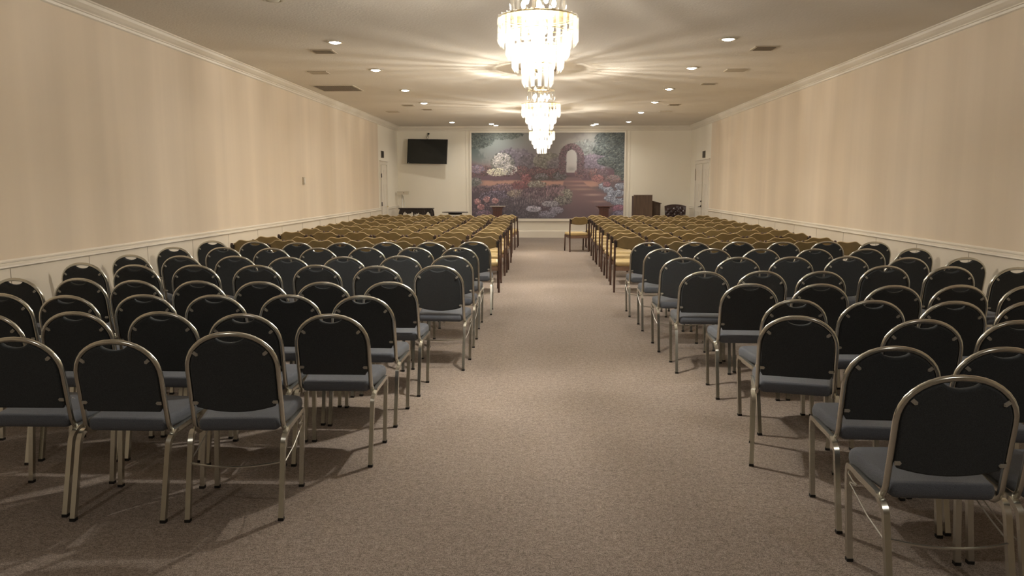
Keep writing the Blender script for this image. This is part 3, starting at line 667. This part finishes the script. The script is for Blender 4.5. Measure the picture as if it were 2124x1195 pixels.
GL=[
 [(-4.12,10.33,-1),(-3.60,10.31,-2),(-3.08,10.29,-3),(-2.54,10.26,-3),(-2.00,10.22,-3),(-1.46,10.19,-4)],
 [(-4.10,11.04,-5),(-3.54,10.98,-4),(-3.01,10.94,-1),(-2.48,10.94,1),(-1.95,10.99,3),(-1.42,11.06,4),(-0.90,11.14,5)],
 [(-4.12,12.20,-4),(-3.57,12.16,-3),(-3.04,12.13,-1),(-2.52,12.13,1),(-1.99,12.15,2),(-1.46,12.20,3),(-0.93,12.26,4)],
 [(-4.11,13.15,-4),(-3.56,13.11,-3),(-3.02,13.09,-1),(-2.49,13.10,1),(-1.97,13.12,3),(-1.45,13.18,3),(-0.92,13.24,4)],
 [(-4.14,14.08,-5),(-3.60,14.01,-5),(-3.06,13.94,-4),(-2.52,13.87,-3),(-1.98,13.83,-2),(-1.44,13.80,-1),(-0.91,13.78,-1)],
 [(-4.14,14.84,-5),(-3.60,14.76,-5),(-3.07,14.69,-3),(-2.53,14.64,-2),(-1.99,14.62,-1),(-1.45,14.62,1),(-0.92,14.66,3)],
 [(-4.14,15.77,-6),(-3.61,15.69,-6),(-3.07,15.60,-4),(-2.53,15.53,-3),(-1.99,15.49,-1),(-1.44,15.49,1),(-0.91,15.51,2)],
 [(-4.15,16.86,-6),(-3.63,16.79,-5),(-3.10,16.71,-4),(-2.56,16.66,-2),(-2.02,16.66,1),(-1.48,16.69,3),(-0.95,16.73,4)],
 [(-4.15,17.65,-3),(-3.64,17.61,-2),(-3.12,17.59,-1),(-2.59,17.59,1),(-2.06,17.62,2),(-1.52,17.67,3),(-0.98,17.72,4)],
 [(-4.15,18.59,1),(-3.64,18.60,0),(-3.12,18.61,1),(-2.60,18.62,0),(-2.05,18.62,0),(-1.50,18.63,1),(-0.95,18.64,1)],
 [(-4.15,19.44,1),(-3.63,19.46,1),(-3.11,19.47,1),(-2.56,19.48,0),(-2.01,19.48,0),(-1.46,19.47,-1),(-0.91,19.45,-1)]]
GR=[
 [(1.90,10.31,1),(2.46,10.32,0),(3.01,10.32,1),(3.56,10.33,0),(4.10,10.34,1)],
 [(1.30,11.24,-5),(1.84,11.19,-4),(2.38,11.14,-2),(2.93,11.12,0),(3.47,11.12,1),(4.02,11.15,3)],
 [(1.32,12.10,-3),(1.86,12.07,-1),(2.39,12.07,1),(2.94,12.10,2),(3.48,12.15,3),(4.02,12.20,4)],
 [(1.33,12.95,1),(1.87,12.96,1),(2.41,12.98,1),(2.96,13.00,1),(3.50,13.02,2),(4.03,13.05,2)],
 [(1.32,13.97,-3),(1.86,13.93,-2),(2.39,13.91,-1),(2.94,13.90,0),(3.48,13.91,1),(4.02,13.93,2)],
 [(1.34,14.84,3),(1.88,14.88,1),(2.43,14.89,1),(2.98,14.90,0),(3.52,14.89,-1),(4.05,14.86,-2)],
 [(1.32,15.68,2),(1.88,15.71,1),(2.43,15.71,0),(2.96,15.70,-1),(3.49,15.67,-2),(4.01,15.62,-3)],
 [(1.34,16.69,2),(1.88,16.72,1),(2.43,16.72,-1),(2.97,16.68,-3),(3.49,16.62,-4),(4.01,16.54,-5)],
 [(1.35,17.56,-4),(1.89,17.48,-4),(2.42,17.42,-3),(2.95,17.37,-3),(3.48,17.33,-2),(4.00,17.30,-1)],
 [(1.36,18.45,0),(1.90,18.43,-1),(2.43,18.41,-2),(2.96,18.36,-3),(3.48,18.29,-4),(4.01,18.21,-5)],
 [(1.33,19.27,-1),(1.86,19.25,-1),(2.40,19.24,-1),(2.94,19.22,-1),(3.48,19.21,-1),(4.01,19.19,-1)]]
for side, rows in (('left', GL), ('right', GR)):
    for r, row in enumerate(rows):
        order = list(enumerate(row)) if side == 'right' else [(len(row)-1-i, c) for i, c in enumerate(row)]
        for i, (x, y, yaw) in order:
            o = place(PG, usedG, 'g', x, y, yaw, .262)
            tag(o, 'gold vinyl wooden chair %s of the aisle, %s gold row, %s seat from the aisle' % (side, ORD[r+1], SEAT[i+1]), 'chair', 'gold wooden chairs %s of the aisle' % side)
o = place(PG, usedG, 'g', .865, 18.15, 14, .262)
tag(o, 'gold vinyl wooden chair pulled out into the aisle, alone at the far right rows', 'chair', 'gold wooden chairs right of the aisle')

# ============================================================= FAR END OF THE ROOM
# television
t = tag(empty('television', (-3.50, 22.80, 2.60), math.radians(-9)), 'black flat television hung tilted on the far wall left of the mural', 'television')
t.rotation_euler = (math.radians(-7), math.radians(1.2), math.radians(-9))
MB().box((0, 0, 0), (1.24, .04, .73)).build('casing', 'black', t); MB().box((0, -.0215, .004), (1.20, .004, .685)).build('screen', 'tv_screen', t)
MB().box((-.565, -.0245, -.352), (.02, .003, .014)).build('logo_tag', 'silver', t)
MB().box((0, .05, 0), (.4, .06, .3)).build('back_cover', 'black', t)
MB().box((0, .16, .02), (.06, .2, .06)).build('wall_arm', 'dark_fitting', t)
t2 = tag(empty('wall_cable', (-3.50, YF-.01, 3.14)), 'pair of dark cables running from the far wall down to the television', 'cable')
MB().lathe([(0, -.025), (.03, -.02), (.03, .02), (0, .025)], c=(0, -.03, 0), n=12).build('cable_outlet', 'black', t2)
for dx in (-.02, .02): MB().tube([(dx*.4, -.03, 0), (dx-.015, -.09, -.09), (dx*1.2-.03, -.20, -.17), (dx*1.4-.04, -.24, -.26)], .006, 6).build('cable', 'dark_fitting', t2)

# stand with a flat white box
t = tag(empty('box_stand', (-4.24, 22.7, 0)), 'pale flat box on a thin tripod stand in the far left corner', 'stand')
MB().box((0, 0, 1.37), (.34, .14, .085)).box((0, 0, 1.322), (.36, .15, .012)).build('box', 'white_metal', t)
MB().box((.03, -.072, 1.37), (.02, .006, .02)).build('knob', 'dark_fitting', t)
MB().tube([(-.03, 0, .35), (-.03, 0, 1.32)], .012, 8).build('pole', 'silver', t)
for dx, dy in ((.24, -.02), (-.11, -.28), (-.11, .28)): MB().tube([(0, 0, 1.27) if dx > .2 else (-.03, 0, .55), (dx*.8, dy, 0.01)], .008, 6).build('leg', 'silver', t)

# carved console table
t = tag(empty('console_table', (-3.72, 22.0, 0)), 'dark carved wooden console table with scalloped apron left of the mural', 'table')
MB().pad([(-.50, -.19), (.50, -.19), (.50, .17), (-.50, .17)], .905, .935, .012, lambda a, b, c: (a, b, c)).build('table_top', 'carved_wood', t)
def apron_pts():
    pts = []
    for j in range(61):
        x = -.45+.9*j/60; u = x/.45
        z = .80-.035*math.cos(u*PI*4)-(.05 if abs(u-.42) < .26 else 0)*math.cos((u-.42)/.26*PI/2)-.012*math.sin(j*1.9)
        if abs(u+.12) < .05: z -= .06
        pts.append((x, z))
    return pts
for yy in (-.16, .14):
    MB().prism(apron_pts()+[(.45, .905), (-.45, .905)], yy-.014, yy+.014, lambda a, b, c: (a, c, b)).build('apron', 'carved_wood', t)
for sx in (-1, 1): MB().prism([(-.13, .82), (0, .78), (.11, .82), (.11, .905), (-.13, .905)], sx*.44-.012, sx*.44+.012, lambda a, b, c: (c, a, b)).build('side_apron', 'carved_wood', t)
mb = MB().lathe([(.0, 0), (.05, .01), (.085, .03), (.05, .05), (0, .06)], n=10); mb.v = [(x+.18, -.178+y*.25, .78+z) for x, z_, y in [(v[0], v[1], v[2]) for v in mb.v] for z in [z_]]
mb.build('carved_shell', 'carved_wood', t)
for sx in (-1, 1):
    for sy in (-1, 1):
        MB().tube([(sx*.43, sy*.14, .90), (sx*.45, sy*.155, .82), (sx*.47, sy*.17, .72), (sx*.475, sy*.175, .62), (sx*.44, sy*.15, .40), (sx*.42, sy*.14, .15), (sx*.46, sy*.17, .03), (sx*.47, sy*.175, 0)], [.04, .042, .034, .028, .022, .018, .028, .026], 8).build('leg', 'carved_wood', t)
MB().tube([(-.055, -.16, .78), (-.055, -.16, .70), (-.055, -.155, .66)], [.02, .016, .004], 8).build('apron_drop', 'carved_wood', t)

# round table
t = tag(empty('round_table', (-2.62, 22.3, 0)), 'small round table with a thin dark top, just left of the mural', 'table')
MB().lathe([(0, .795), (.385, .795), (.395, .803), (.385, .812), (0, .815)], n=40).build('table_top', 'carved_wood', t)
MB().lathe([(.19, .735), (.205, .74), (.205, .79), (.19, .795), (.19, .735)], n=28).build('apron', 'black', t)
for k in range(8): a = 2*PI*k/8; MB().tube([(.19*math.cos(a), .19*math.sin(a), .74), (.16*math.cos(a), .16*math.sin(a), .35), (.22*math.cos(a), .22*math.sin(a), 0)], .008, 6).build('leg', 'silver', t)
MB().tube([(.165*math.cos(2*PI*k/20), .165*math.sin(2*PI*k/20), .35) for k in range(20)], .007, 6, closed=True).build('leg_ring', 'silver', t)

# pedestals
def pedestal(x, lab, bright):
    t = tag(empty('pedestal', (x, 22.35, 0)), lab, 'pedestal', 'wooden pedestals in front of the mural')
    MB().pad([(-.225, -.2), (.225, -.2), (.225, .2), (-.225, .2)], .965, .99, .01, lambda a, b, c: (a, b, c)).build('top', 'stone_top' if bright else 'red_wood', t)
    body = MB().box((0, 0, .49), (.26, .25, .85)).box((0, 0, .05), (.36, .34, .10)).box((0, 0, .935), (.33, .31, .04)).build('body', 'red_wood', t)
    mb = MB()
    for a, b in (((0, .86), (.20, .015)), ((0, .18), (.20, .015)), ((-.1, .52), (.015, .69)), ((.1, .52), (.015, .69))): mb.box((a[0], -.129, a[1]), (b[0], .012, b[1]))
    mb.tube([(0, -.13, .60+.0), (.05, -.13, .52), (0, -.13, .44), (-.05, -.13, .52)], .006, 6, closed=True); mb.build('panel_moulding', 'brown_wood', body)
pedestal(-1.36, 'reddish wooden pedestal with a pale top, before the left part of the mural', True)
pedestal(1.77, 'dark reddish wooden pedestal before the right part of the mural', False)

# lecterns
t = tag(empty('lectern', (2.83, 21.95, 0)), 'tall dark brown wooden lectern against the far wall, right of the mural', 'lectern')
mb = MB().box((0, -.20, .66), (.53, .02, 1.30)); mb.build('front_panel', 'lectern_wood', t)
for sx in (-1, 1): MB().box((sx*.255, .02, .65), (.02, .42, 1.28)).build('side_panel', 'lectern_wood', t)
MB().box((0, .02, 1.20), (.49, .40, .02), rx=math.radians(12)).build('reading_top', 'lectern_wood', t); MB().box((0, .02, .70), (.49, .40, .02)).build('shelf', 'lectern_wood', t)
MB().box((0, -.20, 1.318), (.54, .03, .012)).build('edge_strip', 'brown_wood', t); MB().box((0, 0, .03), (.55, .46, .06)).build('plinth', 'brown_wood', t)
t = tag(empty('small_lectern', (3.255, 22.35, 0), math.radians(0)), 'lower dark lectern with a sloping top, tucked behind the tall lectern', 'lectern')
MB().prism([(-.14, .0), (.14, 0), (.14, 1.065), (-.14, 1.13)], -.18, .18, lambda a, b, c: (a, c, b)).build('body', 'lectern_wood', t)
MB().prism([(-.15, 1.135), (-.09, 1.148), (.165, 1.078), (.165, 1.060), (-.15, 1.12)], -.21, .21, lambda a, b, c: (a, c, b)).build('sloping_top', 'brown_wood', t)

# tufted leather armchair, facing the room
t = tag(empty('leather_armchair', (3.80, 22.05, 0), math.radians(-6)), 'dark tufted leather armchair in the far right corner', 'armchair')
nx, nz_ = 44, 30; mb = MB(); vs = []; fs = []
def topz(u): return 1.045-.045*(abs(u)**2.2) + .0
for face in (0, 1):
    for j in range(nz_+1):
        for i in range(nx+1):
            u = -1+2*i/nx; v = j/nz_; z = .42+(topz(u)-.42)*v; x = u*(.27+.035*v)
            d = 0
            if face == 0:
                a = (x*11+z*11); b = (x*11-z*11); d = .045*(abs(math.sin(a*PI/1.15/1.6))*abs(math.sin(b*PI/1.15/1.6)))**.6*min(1, 3*(1-abs(u)))*min(1, 4*(1-v))
            edge = (1-abs(u)**8)*(1-v**10)
            y = (-.05-d*1.2-.02*edge)-.10*u*u if face == 0 else (.07+.01*edge)-.10*u*u
            vs.append((x, y+.10*(v), z))
n0 = (nx+1)*(nz_+1)
for face in (0, 1):
    for j in range(nz_):
        for i in range(nx):
            a = face*n0+j*(nx+1)+i; q = (a, a+1, a+nx+2, a+nx+1); fs.append(q if face == 0 else q[::-1])
for i in range(nx): a, b = nz_*(nx+1)+i, nz_*(nx+1)+i+1; fs.append((a, b, n0+b, n0+a)); a, b = i, i+1; fs.append((a, n0+a, n0+b, b))
for j in range(nz_):
    a, b = j*(nx+1), (j+1)*(nx+1); fs.append((a, b, n0+b, n0+a)); a, b = a+nx, b+nx; fs.append((a, n0+a, n0+b, b))
mb.add(vs, fs, True); bk = mb.build('tufted_back', 'leather', t)
MB().pad([(-.25, -.52), (.25, -.52), (.26, -.02), (-.26, -.02)], .34, .47, .04, lambda a, b, c: (a, b, c)).build('seat_cushion', 'leather', t)
MB().box((0, -.24, .28), (.56, .50, .12)).build('base_frame', 'leather', t)
for sx in (-1, 1):
    MB().pad([(-.54, .24), (.06, .24), (.06, .60), (-.10, .66), (-.50, .64), (-.56, .58)], sx*.27, sx*.34, .02, lambda a, b, c: (c, a, b)).build('arm', 'leather', t)
    for yy in (-.46, 0.02): MB().tube([(sx*.27, yy, .24), (sx*.27, yy, 0)], [.028, .018], 8).build('leg', 'brown_wood', t)
